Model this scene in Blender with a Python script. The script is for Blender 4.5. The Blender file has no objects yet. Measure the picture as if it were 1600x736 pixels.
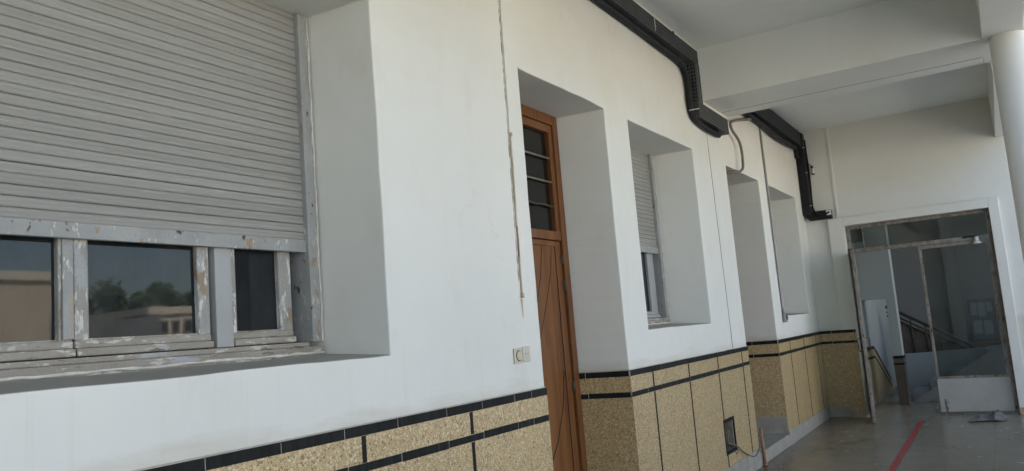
import bpy, bmesh, math, random
from mathutils import Vector, Matrix
random.seed(7)
SC = bpy.context.scene
COL = SC.collection
R = math.radians

# ------------------------------------------------------------------ materials
def new_mat(name):
    m = bpy.data.materials.new(name); m.use_nodes = True
    nt = m.node_tree; nt.nodes.clear()
    out = nt.nodes.new('ShaderNodeOutputMaterial')
    b = nt.nodes.new('ShaderNodeBsdfPrincipled')
    nt.links.new(b.outputs[0], out.inputs[0])
    return m, nt, b
class G:
    """small node-graph helper"""
    def __init__(s, nt):
        s.nt = nt
        s.geo = nt.nodes.new('ShaderNodeNewGeometry')
        s.pos = s.geo.outputs['Position']
    def n(s, t, **k):
        nd = s.nt.nodes.new(t)
        for a, v in k.items(): setattr(nd, a, v)
        return nd
    def l(s, a, b): s.nt.links.new(a, b)
    def scaled(s, sc):
        m = s.n('ShaderNodeMapping'); s.l(s.pos, m.inputs[0])
        m.inputs['Scale'].default_value = sc if hasattr(sc, '__len__') else (sc,)*3
        return m.outputs[0]
    def noise(s, sc, detail=4, rough=.55, off=0, dist=0):
        v = s.scaled(sc)
        nd = s.n('ShaderNodeTexNoise'); nd.inputs['Scale'].default_value = 1
        nd.inputs['Detail'].default_value = detail; nd.inputs['Roughness'].default_value = rough
        nd.inputs['Distortion'].default_value = dist
        if off:
            ad = s.n('ShaderNodeVectorMath', operation='ADD'); s.l(v, ad.inputs[0]); ad.inputs[1].default_value = (off, off*1.7, off*.6); v = ad.outputs[0]
        s.l(v, nd.inputs['Vector']); return nd.outputs['Fac']
    def ramp(s, f, a, b, interp='LINEAR'):
        r = s.n('ShaderNodeMapRange'); r.interpolation_type = 'SMOOTHSTEP' if interp == 'S' else 'LINEAR'
        s.l(f, r.inputs[0]); r.inputs[1].default_value = a; r.inputs[2].default_value = b
        return r.outputs[0]
    def mix(s, f, a, b):
        m = s.n('ShaderNodeMix', data_type='RGBA')
        if hasattr(f, 'links'): s.l(f, m.inputs[0])
        else: m.inputs[0].default_value = f
        for sock, v in ((m.inputs[6], a), (m.inputs[7], b)):
            if hasattr(v, 'links'): s.l(v, sock)
            else: sock.default_value = (*v, 1)
        return m.outputs[2]
    def math(s, op, a, b=0.0):
        m = s.n('ShaderNodeMath', operation=op)
        for i, v in ((0, a), (1, b)):
            if hasattr(v, 'links'): s.l(v, m.inputs[i])
            else: m.inputs[i].default_value = v
        return m.outputs[0]
    def xyz(s):
        x = s.n('ShaderNodeSeparateXYZ'); s.l(s.pos, x.inputs[0]); return x.outputs
    def bump(s, b, h, strength=.3, dist=.01):
        bp = s.n('ShaderNodeBump'); bp.inputs['Strength'].default_value = strength; bp.inputs['Distance'].default_value = dist
        s.l(h, bp.inputs['Height']); s.l(bp.outputs[0], b.inputs['Normal'])

def paint(name, c1, c2, sc=3, rough=.6, bsc=60, bstr=.15, chips=(), metal=0, spec=.4, lo=.35, hi=.7):
    """paint or metal with two-tone wear, optional chipped flecks: (colour, scale, threshold)"""
    m, nt, b = new_mat(name); g = G(nt)
    col = g.mix(g.ramp(g.noise(sc, 5), lo, hi), c1, c2)
    for i, (cc, s, th) in enumerate(chips):
        col = g.mix(g.ramp(g.noise(s, 5, .65, off=3.3*(i+1)), th, th+.03), col, cc)
    g.l(col, b.inputs['Base Color'])
    b.inputs['Roughness'].default_value = rough; b.inputs['Metallic'].default_value = metal
    b.inputs['Specular IOR Level'].default_value = spec
    if bstr: g.bump(b, g.noise(bsc, 4), bstr)
    return m

def plaster_mat(name, base, dirt, dado=True):
    m, nt, b = new_mat(name); g = G(nt)
    big = g.noise(.9, 4); fine = g.noise((5, 5, 2.2), 6, .62, off=2)
    col = g.mix(g.ramp(big, .35, .72), base, tuple(x*.925 for x in base))
    col = g.mix(g.math('MULTIPLY', g.ramp(fine, .55, .85), .28), col, dirt)
    x, y, z = g.xyz()
    if dado:
        # splash dirt left just above the dado tiles and scuffed runs below it
        edge = g.math('ADD', z, g.math('MULTIPLY', g.noise((2.4, 1.6, 9), 5, .7, off=5), .26))
        band = g.math('MULTIPLY', g.ramp(edge, 1.47, 1.385), .5)
        col = g.mix(band, col, dirt)
        # warmer, darker tone towards the ceiling, with an uneven edge
        top = g.math('MULTIPLY', g.ramp(g.math('ADD', z, g.math('MULTIPLY', g.noise((.8, .9, 1.5), 4, .6, off=8), 1.5)), 3.9, 4.9), .42)
        col = g.mix(top, col, (dirt[0]*1.12, dirt[1]*1.1, dirt[2]*.98))
    if dado:
        runs = g.math('MULTIPLY', g.ramp(g.noise((16, 16, .8), 5, .65, off=13), .55, .75), g.math('MULTIPLY', g.ramp(z, 1.62, 1.50), g.ramp(z, .9, 1.45)))
        col = g.mix(g.math('MULTIPLY', runs, .22), col, dirt)
        rub = g.math('MULTIPLY', g.ramp(g.noise((1.3, 1.3, 2.0), 5, .65, off=17), .56, .66), .16)
        col = g.mix(rub, col, tuple(c*1.06 for c in base))
    hv = g.n('ShaderNodeTexVoronoi', feature='DISTANCE_TO_EDGE'); hv.inputs['Scale'].default_value = 1
    wv = g.n('ShaderNodeVectorMath', operation='ADD'); g.l(g.scaled((.55, .55, .35)), wv.inputs[0])
    nz = g.n('ShaderNodeTexNoise'); nz.inputs['Scale'].default_value = 3.0; nz.inputs['Detail'].default_value = 6; g.l(g.pos, nz.inputs['Vector'])
    sc2 = g.n('ShaderNodeVectorMath', operation='SCALE'); g.l(nz.outputs['Color'], sc2.inputs[0]); sc2.inputs['Scale'].default_value = .35
    g.l(sc2.outputs[0], wv.inputs[1]); g.l(wv.outputs[0], hv.inputs['Vector'])
    hair = g.math('MULTIPLY', g.ramp(hv.outputs['Distance'], .0022, .0008), g.ramp(g.noise(.7, 3, .5, off=21), .50, .60))
    col = g.mix(g.math('MULTIPLY', hair, .13), col, tuple(d*.55 for d in dirt))
    speck = g.ramp(g.noise(38, 2, .5, off=11), .76, .80)
    col = g.mix(g.math('MULTIPLY', speck, .35), col, tuple(d*.6 for d in dirt))
    g.l(col, b.inputs['Base Color'])
    b.inputs['Roughness'].default_value = .62; b.inputs['Specular IOR Level'].default_value = .3
    h = g.math('ADD', g.math('MULTIPLY', g.noise(4, 3), 1.0), g.math('MULTIPLY', g.noise(90, 3, .6), .06))
    g.bump(b, h, .22, .02)
    return m

def terrazzo_mat(name, base, dark, light, sc=240, rough=.38, spec=.8, bstr=.05):
    m, nt, b = new_mat(name); g = G(nt)
    v = g.n('ShaderNodeTexVoronoi'); g.l(g.scaled(sc), v.inputs['Vector']); v.inputs['Scale'].default_value = 1
    sx = g.n('ShaderNodeSeparateColor'); g.l(v.outputs['Color'], sx.inputs[0])
    px, py, pz = g.xyz()
    wn = g.n('ShaderNodeTexWhiteNoise', noise_dimensions='1D')          # each cast panel has its own batch tone
    g.l(g.math('FLOOR', g.math('ADD', g.math('MULTIPLY', py, 1.2), g.math('MULTIPLY', g.math('GREATER_THAN', pz, 1.09), 77))), wn.inputs['W'])
    tone = g.mix(wn.outputs['Value'], tuple(c*1.06 for c in base), (base[0]*.9, base[1]*.89, base[2]*.86))
    col = g.mix(g.math('MULTIPLY', g.ramp(g.noise(1.7, 4), .35, .7), .5), tone, tuple(c*.80 for c in base))
    col = g.mix(g.ramp(sx.outputs[0], .2, 1.0), col, tuple(c*.72 for c in base))
    col = g.mix(g.math('MULTIPLY', g.ramp(sx.outputs[1], .88, .90), .9), col, dark)
    col = g.mix(g.math('MULTIPLY', g.ramp(sx.outputs[2], .84, .86), .8), col, light)
    v2 = g.n('ShaderNodeTexVoronoi'); g.l(g.scaled(sc*.45), v2.inputs['Vector']); v2.inputs['Scale'].default_value = 1
    s2 = g.n('ShaderNodeSeparateColor'); g.l(v2.outputs['Color'], s2.inputs[0])
    col = g.mix(g.math('MULTIPLY', g.ramp(s2.outputs[0], .9, .91), .7), col, light)
    col = g.mix(g.math('MULTIPLY', g.ramp(s2.outputs[1], .92, .93), .75), col, dark)
    g.l(col, b.inputs['Base Color'])
    b.inputs['Specular IOR Level'].default_value = spec
    g.l(g.math('ADD', g.math('MULTIPLY', g.noise(6, 4), .25), rough-.12), b.inputs['Roughness'])
    g.bump(b, g.noise(70, 3), bstr)
    return m

WHITE = (.695, .705, .668)
M = {}
M['plaster'] = plaster_mat('white_plaster', WHITE, (.50, .45, .36))
M['ceil'] = plaster_mat('ceiling_paint', (.76, .77, .73), (.52, .50, .43), dado=False)
M['beam'] = plaster_mat('beam_paint', (.695, .70, .655), (.50, .47, .39), dado=False)
M['sillp'] = plaster_mat('beige_sill_paint', (.40, .375, .32), (.26, .23, .18), dado=False)
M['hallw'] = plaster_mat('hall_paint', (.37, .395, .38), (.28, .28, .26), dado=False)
M['terr'] = terrazzo_mat('tan_terrazzo', (.47, .34, .155), (.12, .07, .025), (.62, .52, .34))
M['black'] = paint('black_tile', (.012, .013, .013), (.022, .024, .023), (14, 26, 3), .5, 120, .05, chips=(((.07, .08, .075), (8, 60, 2), .66),), spec=.07)
M['grout'] = paint('grout', (.45, .43, .38), (.36, .34, .3), 30, .8)
M['base'] = paint('grey_baseboard', (.36, .35, .31), (.26, .24, .20), 5, .5, 70, .2, chips=(((.50, .51, .49), (9, 9, 14), .66), ((.20, .16, .11), (4, 4, 9), .68)))
M['floor'] = None
M['slat'] = paint('shutter_paint', (.295, .295, .278), (.25, .248, .23), (6, .6, 26), .55, (50, 12, 200), .2, chips=(((.39, .385, .36), (30, 3.5, 170), .635), ((.16, .14, .115), (30, 6, 110), .70), ((.33, .28, .20), (20, 2.0, 70), .67)))
M['gpaint'] = paint('peeling_grey_paint', (.33, .34, .335), (.265, .272, .27), (6, 6, 5), .55, 90, .35, chips=(((.55, .55, .52), (34, 30, 9), .57), ((.33, .30, .24), (13, 13, 4), .565), ((.25, .17, .10), (12, 12, 9), .63), ((.06, .05, .04), (30, 30, 18), .685)))
M['sashp'] = paint('weathered_sash_paint', (.325, .325, .305), (.27, .265, .24), (9, 9, 4), .65, 90, .5, chips=(((.345, .36, .365), (16, 16, 4), .54), ((.56, .56, .53), (40, 34, 8), .545), ((.27, .215, .15), (15, 15, 6), .60), ((.10, .08, .06), (40, 40, 16), .66)))
M['guidep'] = paint('guide_paint', (.33, .34, .335), (.265, .272, .27), (6, 6, 5), .55, 90, .35, chips=(((.50, .50, .48), (40, 40, 18), .62), ((.29, .22, .15), (14, 14, 8), .62), ((.05, .045, .04), (26, 26, 12), .64)))
M['worn'] = paint('weathered_sill_paint', (.33, .31, .275), (.25, .225, .185), (9, 4, 14), .7, 90, .45, chips=(((.50, .48, .44), (26, 9, 34), .575), ((.36, .37, .38), (11, 4, 18), .60), ((.19, .15, .11), (22, 6, 30), .615), ((.07, .055, .045), (40, 12, 44), .67)))
M['smooth'] = paint('newer_grey_paint', (.335, .35, .352), (.30, .315, .32), (8, 8, 5), .5, 80, .12, chips=(((.55, .55, .52), (30, 30, 9), .72),))
M['gapd'] = paint('recess_shade', (.012, .012, .012), (.02, .018, .016), 8, .9, 40, 0)  # near-black colour stands in for shade behind frames, slats and doors
M['caulk'] = paint('white_caulk', (.72, .71, .67), (.5, .47, .40), 14, .8, 60, .4)
def wood_mat():
    m, nt, b = new_mat('varnished_wood'); g = G(nt)
    n = g.noise((60, 42, 2.2), 6, .65, dist=.6); w = g.noise((9, 9, 1.1), 3, .5, off=4)
    col = g.mix(g.ramp(n, .3, .75), (.205, .082, .026), (.07, .025, .008))
    col = g.mix(g.math('MULTIPLY', g.ramp(w, .45, .75), .55), col, (.26, .112, .035))
    g.l(col, b.inputs['Base Color']); b.inputs['Roughness'].default_value = .36; b.inputs['Specular IOR Level'].default_value = .28
    g.bump(b, n, .12, .004)
    return m
M['wood'] = wood_mat()
M['groove'] = paint('wood_groove', (.02, .009, .004), (.03, .012, .006), 20, .7, 40, 0)
M['iron'] = paint('dark_iron', (.05, .045, .04), (.11, .08, .055), 14, .5, 90, .3, metal=.4)
M['barw'] = paint('grey_bar', (.25, .23, .20), (.16, .13, .1), 20, .5, 80, .2)
def glass_mat(name, base, ior=1.75, rough=.015, dust=(.16, .17, .16)):
    m, nt, b = new_mat(name); g = G(nt)
    d = g.math('MULTIPLY', g.ramp(g.noise((7, 7, 3), 6, .7), .3, .85), .45)
    g.l(g.mix(d, base, dust), b.inputs['Base Color'])
    b.inputs['IOR'].default_value = ior
    g.l(g.math('ADD', g.math('MULTIPLY', d, .09), rough), b.inputs['Roughness'])
    g.bump(b, g.noise(3.2, 2), .03, .01)
    return m
M['pane'] = glass_mat('dark_window_glass', (.009, .011, .013), 1.38, .008, (.055, .06, .062))
M['pane2'] = glass_mat('transom_glass', (.010, .010, .009), 1.3, .08, (.03, .03, .028))
def clear_glass():
    m, nt, b = new_mat('dusty_clear_glass'); g = G(nt)
    nt.nodes.remove(b)
    out = [n for n in nt.nodes if n.type == 'OUTPUT_MATERIAL'][0]
    t = g.n('ShaderNodeBsdfTransparent'); t.inputs[0].default_value = (.60, .64, .63, 1)
    gl = g.n('ShaderNodeBsdfGlossy'); gl.inputs['Roughness'].default_value = .03
    di = g.n('ShaderNodeBsdfDiffuse'); di.inputs[0].default_value = (.35, .36, .34, 1)
    fr = g.n('ShaderNodeFresnel'); fr.inputs[0].default_value = 1.5
    m1 = g.n('ShaderNodeMixShader'); g.l(fr.outputs[0], m1.inputs[0]); g.l(t.outputs[0], m1.inputs[1]); g.l(gl.outputs[0], m1.inputs[2])
    m2 = g.n('ShaderNodeMixShader'); g.l(g.math('MULTIPLY', g.ramp(g.noise((5, 5, 2), 6, .7), .4, .9), .12), m2.inputs[0])
    g.l(m1.outputs[0], m2.inputs[1]); g.l(di.outputs[0], m2.inputs[2]); g.l(m2.outputs[0], out.inputs[0])
    return m
M['clear'] = clear_glass()
def tray_mat(sc3, nm):
    m, nt, b = new_mat(nm); g = G(nt)
    v = g.n('ShaderNodeTexVoronoi'); v.inputs['Scale'].default_value = 1; v.inputs['Randomness'].default_value = .05
    g.l(g.scaled(sc3), v.inputs['Vector'])
    hole = g.ramp(v.outputs['Distance'], .34, .26)
    col = g.mix(g.ramp(g.noise(9, 5), .35, .75), (.050, .053, .052), (.078, .081, .079))
    col = g.mix(g.ramp(g.noise(70, 3, .6, off=4), .70, .74), col, (.10, .10, .095))
    g.l(g.mix(hole, col, (.002, .002, .002)), b.inputs['Base Color'])
    b.inputs['Roughness'].default_value = .55; b.inputs['Specular IOR Level'].default_value = .2
    g.bump(b, g.math('SUBTRACT', 1, hole), .5, .004)
    return m
M['tray'] = tray_mat((0, 24, 30), 'perforated_tray'); M['tray2'] = tray_mat((30, 0, 27), 'perforated_tray_side')
M['cable'] = paint('black_rubber', (.012, .0135, .0145), (.022, .024, .026), 9, .55, 60, .2, chips=(((.075, .075, .07), (26, 26, 26), .70),), spec=.18)
M['tie'] = paint('pale_tie', (.55, .54, .5), (.4, .39, .36), 30, .6, 40, 0)
M['flex'] = paint('grey_flex', (.185, .172, .138), (.12, .11, .085), 22, .6, 150, .4)
M['pipep'] = paint('painted_conduit', (.58, .52, .43), (.38, .27, .17), (30, 30, 4), .6, 90, .3, chips=(((.20, .10, .05), (40, 40, 5), .56),))
M['pipeg'] = paint('galvanised_conduit', (.30, .305, .30), (.21, .21, .205), (25, 25, 5), .45, 90, .2, metal=.4, chips=(((.5, .5, .48), (40, 40, 8), .68),))
M['rust'] = paint('rusty_steel', (.27, .26, .235), (.16, .125, .09), (14, 14, 7), .7, 80, .5, chips=(((.085, .035, .02), (30, 30, 16), .60), ((.42, .40, .36), (17, 17, 9), .66)))
M['dwhite'] = paint('dirty_white_metal', (.40, .40, .375), (.34, .33, .295), 3.5, .5, 60, .15, chips=(((.30, .19, .10), (7, 7, 12), .70), ((.10, .06, .04), (35, 35, 35), .76)))
M['plastic'] = paint('ivory_plastic', (.52, .50, .43), (.47, .45, .38), 25, .4, 60, 0)
M['dial'] = paint('dial_yellowed', (.52, .47, .33), (.46, .41, .28), 40, .4, 60, 0)
M['wplast'] = paint('white_plastic', (.7, .7, .68), (.62, .62, .6), 25, .4, 60, 0)
M['dark'] = paint('dark_line', (.02, .02, .018), (.05, .045, .04), 25, .8, 60, 0)
M['crack'] = paint('crack_filler', (.20, .185, .16), (.36, .34, .3), (9, 9, 5), .9, 60, 0)
M['stain'] = paint('rust_stain', (.40, .30, .20), (.52, .44, .33), (40, 40, 6), .8, 60, 0)
M['red'] = paint('red_floor_paint', (.40, .05, .045), (.30, .06, .05), 6, .5, 90, .1, chips=(((.19, .15, .12), (24, 24, 24), .60),))
M['yellow'] = paint('yellow_floor_paint', (.30, .215, .09), (.24, .19, .11), 14, .4, 90, .1, chips=(((.19, .165, .125), (18, 18, 18), .45),))
M['rag'] = paint('grey_cloth', (.20, .195, .175), (.11, .105, .09), 16, .95, 200, .5)
M['copper'] = paint('copper_pipe', (.40, .20, .11), (.26, .13, .075), (30, 30, 10), .55, 80, .2)
M['nicheb'] = paint('raw_mortar', (.26, .22, .16), (.17, .14, .10), 14, .95, 40, .8)
M['grill'] = paint('brown_panel', (.105, .085, .065), (.075, .06, .048), 5, .6, 60, .1)
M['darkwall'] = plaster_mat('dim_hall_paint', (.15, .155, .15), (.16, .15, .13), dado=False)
M['sky_steps'] = paint('stair_stone', (.24, .26, .27), (.19, .20, .20), 6, .5, 70, .1)
M['board'] = paint('dark_blue_board', (.05, .062, .075), (.07, .085, .10), 9, .6, 60, .1)
M['boardw'] = paint('board_paper', (.20, .23, .25), (.16, .185, .2), 19, .7, 60, 0)
M['card'] = paint('dark_card', (.06, .055, .048), (.09, .08, .07), 9, .8, 60, .1)
M['facade'] = plaster_mat('tan_facade', (.52, .44, .33), (.40, .33, .24), dado=False)
M['facade2'] = plaster_mat('cream_facade', (.62, .56, .44), (.45, .38, .28), dado=False)
M['court'] = terrazzo_mat('courtyard_paving', (.41, .395, .36), (.3, .285, .26), (.48, .46, .42), sc=6, rough=.85, spec=.2)
M['bark'] = paint('bark', (.10, .075, .05), (.06, .045, .03), (8, 8, 2), .9, 40, .6)
M['leaf'] = paint('leaves', (.045, .075, .025), (.075, .105, .035), 1.4, .6, 60, 0, spec=.3)

def floor_mat():
    m, nt, b = new_mat('worn_floor'); g = G(nt)
    v = g.n('ShaderNodeTexVoronoi'); g.l(g.scaled(110), v.inputs['Vector']); v.inputs['Scale'].default_value = 1
    sx = g.n('ShaderNodeSeparateColor'); g.l(v.outputs['Color'], sx.inputs[0])
    col = g.mix(g.ramp(g.noise(.8, 5), .35, .7), (.27, .23, .16), (.215, .18, .12))
    col = g.mix(g.math('MULTIPLY', g.ramp(sx.outputs[0], .3, 1), .3), col, (.30, .265, .205))
    x, y, z = g.xyz()
    # darker brown towards the foot of the wall
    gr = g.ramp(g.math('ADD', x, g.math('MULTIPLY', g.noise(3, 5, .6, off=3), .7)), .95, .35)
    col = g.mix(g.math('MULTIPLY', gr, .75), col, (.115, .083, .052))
    # 30 cm tile joints
    for ax, o in ((x, .07), (y, .11)):
        f = g.math('FRACT', g.math('DIVIDE', g.math('ADD', ax, o+9), .4))
        j = g.math('LESS_THAN', f, .009)
        col = g.mix(g.math('MULTIPLY', j, .4), col, (.09, .08, .065))
    col = g.mix(g.math('MULTIPLY', g.ramp(g.noise(5, 6, .7, off=6), .5, .8), .35), col, (.12, .10, .074))
    g.l(col, b.inputs['Base Color'])
    g.l(g.math('ADD', g.math('MULTIPLY', g.noise(2.5, 5, .65, off=7), .16), .17), b.inputs['Roughness'])
    b.inputs['Specular IOR Level'].default_value = .5
    g.bump(b, g.noise(7, 3), .03, .01)
    return m
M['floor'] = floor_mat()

# ------------------------------------------------------------------ mesh builder
class MB:
    def __init__(s): s.v = []; s.f = []; s.sm = []
    def add(s, vs, fs, smooth=False):
        o = len(s.v); s.v += [tuple(v) for v in vs]
        for f in fs: s.f.append(tuple(i+o for i in f)); s.sm.append(smooth)
        return s
    def box(s, x0, x1, y0, y1, z0, z1):
        vs = [(x, y, z) for x in (x0, x1) for y in (y0, y1) for z in (z0, z1)]
        return s.add(vs, [(0,1,3,2), (4,6,7,5), (0,4,5,1), (2,3,7,6), (0,2,6,4), (1,5,7,3)])
    def hexa(s, q, d):
        """slab: quad q (4 points) extruded by vector d"""
        q = [Vector(p) for p in q]; d = Vector(d)
        vs = q + [p+d for p in q]
        return s.add(vs, [(3,2,1,0), (4,5,6,7), (0,1,5,4), (1,2,6,5), (2,3,7,6), (3,0,4,7)])
    def quad(s, *q): return s.add(q, [tuple(range(len(q)))])
    def tube(s, pts, r, seg=10, caps=True, radii=None):
        pts = [Vector(p) for p in pts]; n = len(pts); vs = []; fs = []
        up = None
        for i, p in enumerate(pts):
            t = (pts[min(i+1, n-1)]-pts[max(i-1, 0)]).normalized()
            if up is None:
                up = Vector((0, 0, 1)) if abs(t.z) < .9 else Vector((1, 0, 0))
            a = t.cross(up).normalized(); up = a.cross(t).normalized()
            rr = radii[i] if radii else r
            for k in range(seg):
                th = 2*math.pi*k/seg
                vs.append(p+a*rr*math.cos(th)+up*rr*math.sin(th))
        for i in range(n-1):
            for k in range(seg):
                k2 = (k+1) % seg
                fs.append((i*seg+k, i*seg+k2, (i+1)*seg+k2, (i+1)*seg+k))
        s.add(vs, fs, True)
        if caps:
            o = len(s.v)-len(vs)
            s.f.append(tuple(o+k for k in reversed(range(seg)))); s.sm.append(False)
            s.f.append(tuple(o+(n-1)*seg+k for k in range(seg))); s.sm.append(False)
        return s
    def cyl(s, p0, p1, r, seg=24): return s.tube([p0, p1], r, seg)
    def build(s, name, mat, parent=None, bevel=0, merge=False, seg=2):
        me = bpy.data.meshes.new(name)
        off = Vector(parent['_o']) if parent is not None and '_o' in parent else Vector((0, 0, 0))
        me.from_pydata([tuple(Vector(v)-off) for v in s.v], [], s.f)
        for p, sm in zip(me.polygons, s.sm): p.use_smooth = sm
        bm = bmesh.new(); bm.from_mesh(me)
        if merge: bmesh.ops.remove_doubles(bm, verts=bm.verts, dist=.0004)
        bmesh.ops.recalc_face_normals(bm, faces=bm.faces)
        bm.to_mesh(me); bm.free()
        me.materials.append(M[mat] if isinstance(mat, str) else mat)
        o = bpy.data.objects.new(name, me); COL.objects.link(o)
        if parent is not None:
            o.parent = parent
            if '_o' in parent: o['_o'] = parent['_o']
        if bevel:
            b = o.modifiers.new('bevel', 'BEVEL'); b.width = bevel; b.segments = seg; b.limit_method = 'ANGLE'; b.angle_limit = R(40)
        return o
def thing(name, label, cat, loc=(0, 0, 0), group=None):
    o = bpy.data.objects.new(name, None); COL.objects.link(o); o.location = loc; o['_o'] = list(loc)
    o.empty_display_size = .1
    o['label'] = label; o['category'] = cat
    if group: o['group'] = group
    return o
def tag(o, label, cat, group=None):
    o['label'] = label; o['category'] = cat
    if group: o['group'] = group
    return o
def struct(o, kind='structure'): o['kind'] = kind; return o
def centred(mb, name, mat, loc, label, cat, group=None, **k):
    """a thing that is one mesh, origin at its base"""
    for i, v in enumerate(mb.v): mb.v[i] = tuple(Vector(v)-Vector(loc))
    o = mb.build(name, mat, None, **k); o.location = loc
    return tag(o, label, cat, group)

def copy_tree(o, parent=None):
    c = o.copy(); COL.objects.link(c)
    if parent is not None: c.parent = parent
    for ch in [k for k in ALL() if k.parent == o]: copy_tree(ch, c)
    return c
def ALL(): return list(COL.objects)

# ------------------------------------------------------------------ dimensions
CEIL, HEAD, DADO = 4.43, 3.257, 1.265
YB, YF = -8.5, 12.82           # closed near end, far wall
# opening: y outer0, y outer1, y inner0, y inner1, z bottom outer, z bottom inner, depth x
OPEN = dict(
    win1=(.43, 2.868, .485, 2.826, 1.55, 1.588, -.385),
    door1=(4.265, 5.548, 4.305, 5.504, 0, 0, -.40),
    win2=(6.01, 7.62, 6.09, 7.51, 1.55, 1.588, -.385),
    door2=(8.75, 10.15, 8.79, 10.11, 0, 0, -.40),
    win3=(10.64, 12.262, 10.70, 12.19, 1.55, 1.588, -.385))

# ------------------------------------------------------------------ setting: ground, floor, ceiling
struct(MB().quad((-300, -300, -.17), (300, -300, -.17), (300, 300, -.17), (-300, 300, -.17)).build('courtyard_ground', 'court'))
struct(MB().box(-.44, 3.05, YB, 17.9, -.2, 0).build('floor', 'floor', bevel=.01))
mb = MB().box(-4, 3.06, YB-.3, 8.75, CEIL, CEIL+.35)
mb.box(-4, 3.06, 8.752, 18.2, 4.33, 4.78)
struct(mb.build('ceiling', 'ceil'))
pr = thing('shade_parapet', 'added unseen parapet on the roof edge that lengthens the courtyard shadow', 'parapet', (3, 5, 4.8))  # added out of view to lengthen the roof shadow and cut ground bounce
MB().box(2.88, 3.10, YB-.3, 18.2, 4.785, 5.55).build('masonry', 'facade2', pr)

# ------------------------------------------------------------------ long corridor wall
wall = thing('corridor_wall', 'long white plastered corridor wall with tan speckled dado and black tile bands', 'wall', (0, 3, 0))
def grid_front(mb, x, ys, zs, holes, inner):
    ys = sorted(set(round(v, 4) for v in ys)); zs = sorted(set(round(v, 4) for v in zs))
    def inside(yc, zc):
        for k, h in enumerate(holes):
            if h[0] < yc < h[1] and h[2] < zc < h[3]: return k
        return -1
    for i in range(len(ys)-1):
        for j in range(len(zs)-1):
            y0, y1, z0, z1 = ys[i], ys[i+1], zs[j], zs[j+1]
            k = inside((y0+y1)/2, (z0+z1)/2)
            if k < 0:
                mb.quad((x, y0, z0), (x, y1, z0), (x, y1, z1), (x, y0, z1)); continue
            h = holes[k]; f = inner[k]
            for (a, b, hit) in (((y0, z0), (y0, z1), abs(y0-h[0]) < 1e-3), ((y1, z0), (y1, z1), abs(y1-h[1]) < 1e-3),
                                ((y0, z0), (y1, z0), abs(z0-h[2]) < 1e-3), ((y0, z1), (y1, z1), abs(z1-h[3]) < 1e-3)):
                if hit: mb.quad((x, *a), (x, *b), f(*b), f(*a))
mb = MB()
holes, inner = [], []
for n, (a, b, c, d, zb, zi, xd) in OPEN.items():
    holes.append((a, b, zb, HEAD))
    def f(y, z, a=a, b=b, c=c, d=d, zb=zb, zi=zi, xd=xd):
        t = (z-zb)/(HEAD-zb); return (xd-.16, c+(d-c)*(y-a)/(b-a), zi+(HEAD-zi)*t)
    inner.append(f)
NICHE = (7.645, 7.945, .335, .60)
holes.append(NICHE); inner.append(lambda y, z: (-.11, y, z))
# extra grid lines that give the trowelled surface something to follow
ys = [YB, YF]+[v for h in holes for v in h[:2]]+[YB+.15*i for i in range(1, 142)]
zs = [0, 4.43]+[v for h in holes for v in h[2:]]+[.12*i for i in range(1, 36)]
grid_front(mb, 0, ys, zs, holes, inner)
po = mb.build('plaster', 'plaster', wall, bevel=.006, merge=True)
from mathutils import noise as NZ
for v in po.data.vertices:
    p = v.co+Vector((0, 3, 0))
    if not (YB+.05 < p.y < YF-.05 and .05 < p.z < 4.4): continue
    d = NZ.noise_vector(p*2.3)*.006+NZ.noise_vector(p*7.1)*.003
    v.co += Vector((-abs(d.x)*.45 if p.x > -.01 else 0, d.y, d.z))
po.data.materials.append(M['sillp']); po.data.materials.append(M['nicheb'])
for pl in po.data.polygons:                                        # darker beige on the window sill faces
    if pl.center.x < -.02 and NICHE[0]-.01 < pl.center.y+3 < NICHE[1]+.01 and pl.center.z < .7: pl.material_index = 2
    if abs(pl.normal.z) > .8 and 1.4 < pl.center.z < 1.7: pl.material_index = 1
MB().box(-.13, -.1, NICHE[0]-.03, NICHE[1]+.03, NICHE[2]-.03, NICHE[3]+.03).build('junction_recess', 'nicheb', wall)

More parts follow.
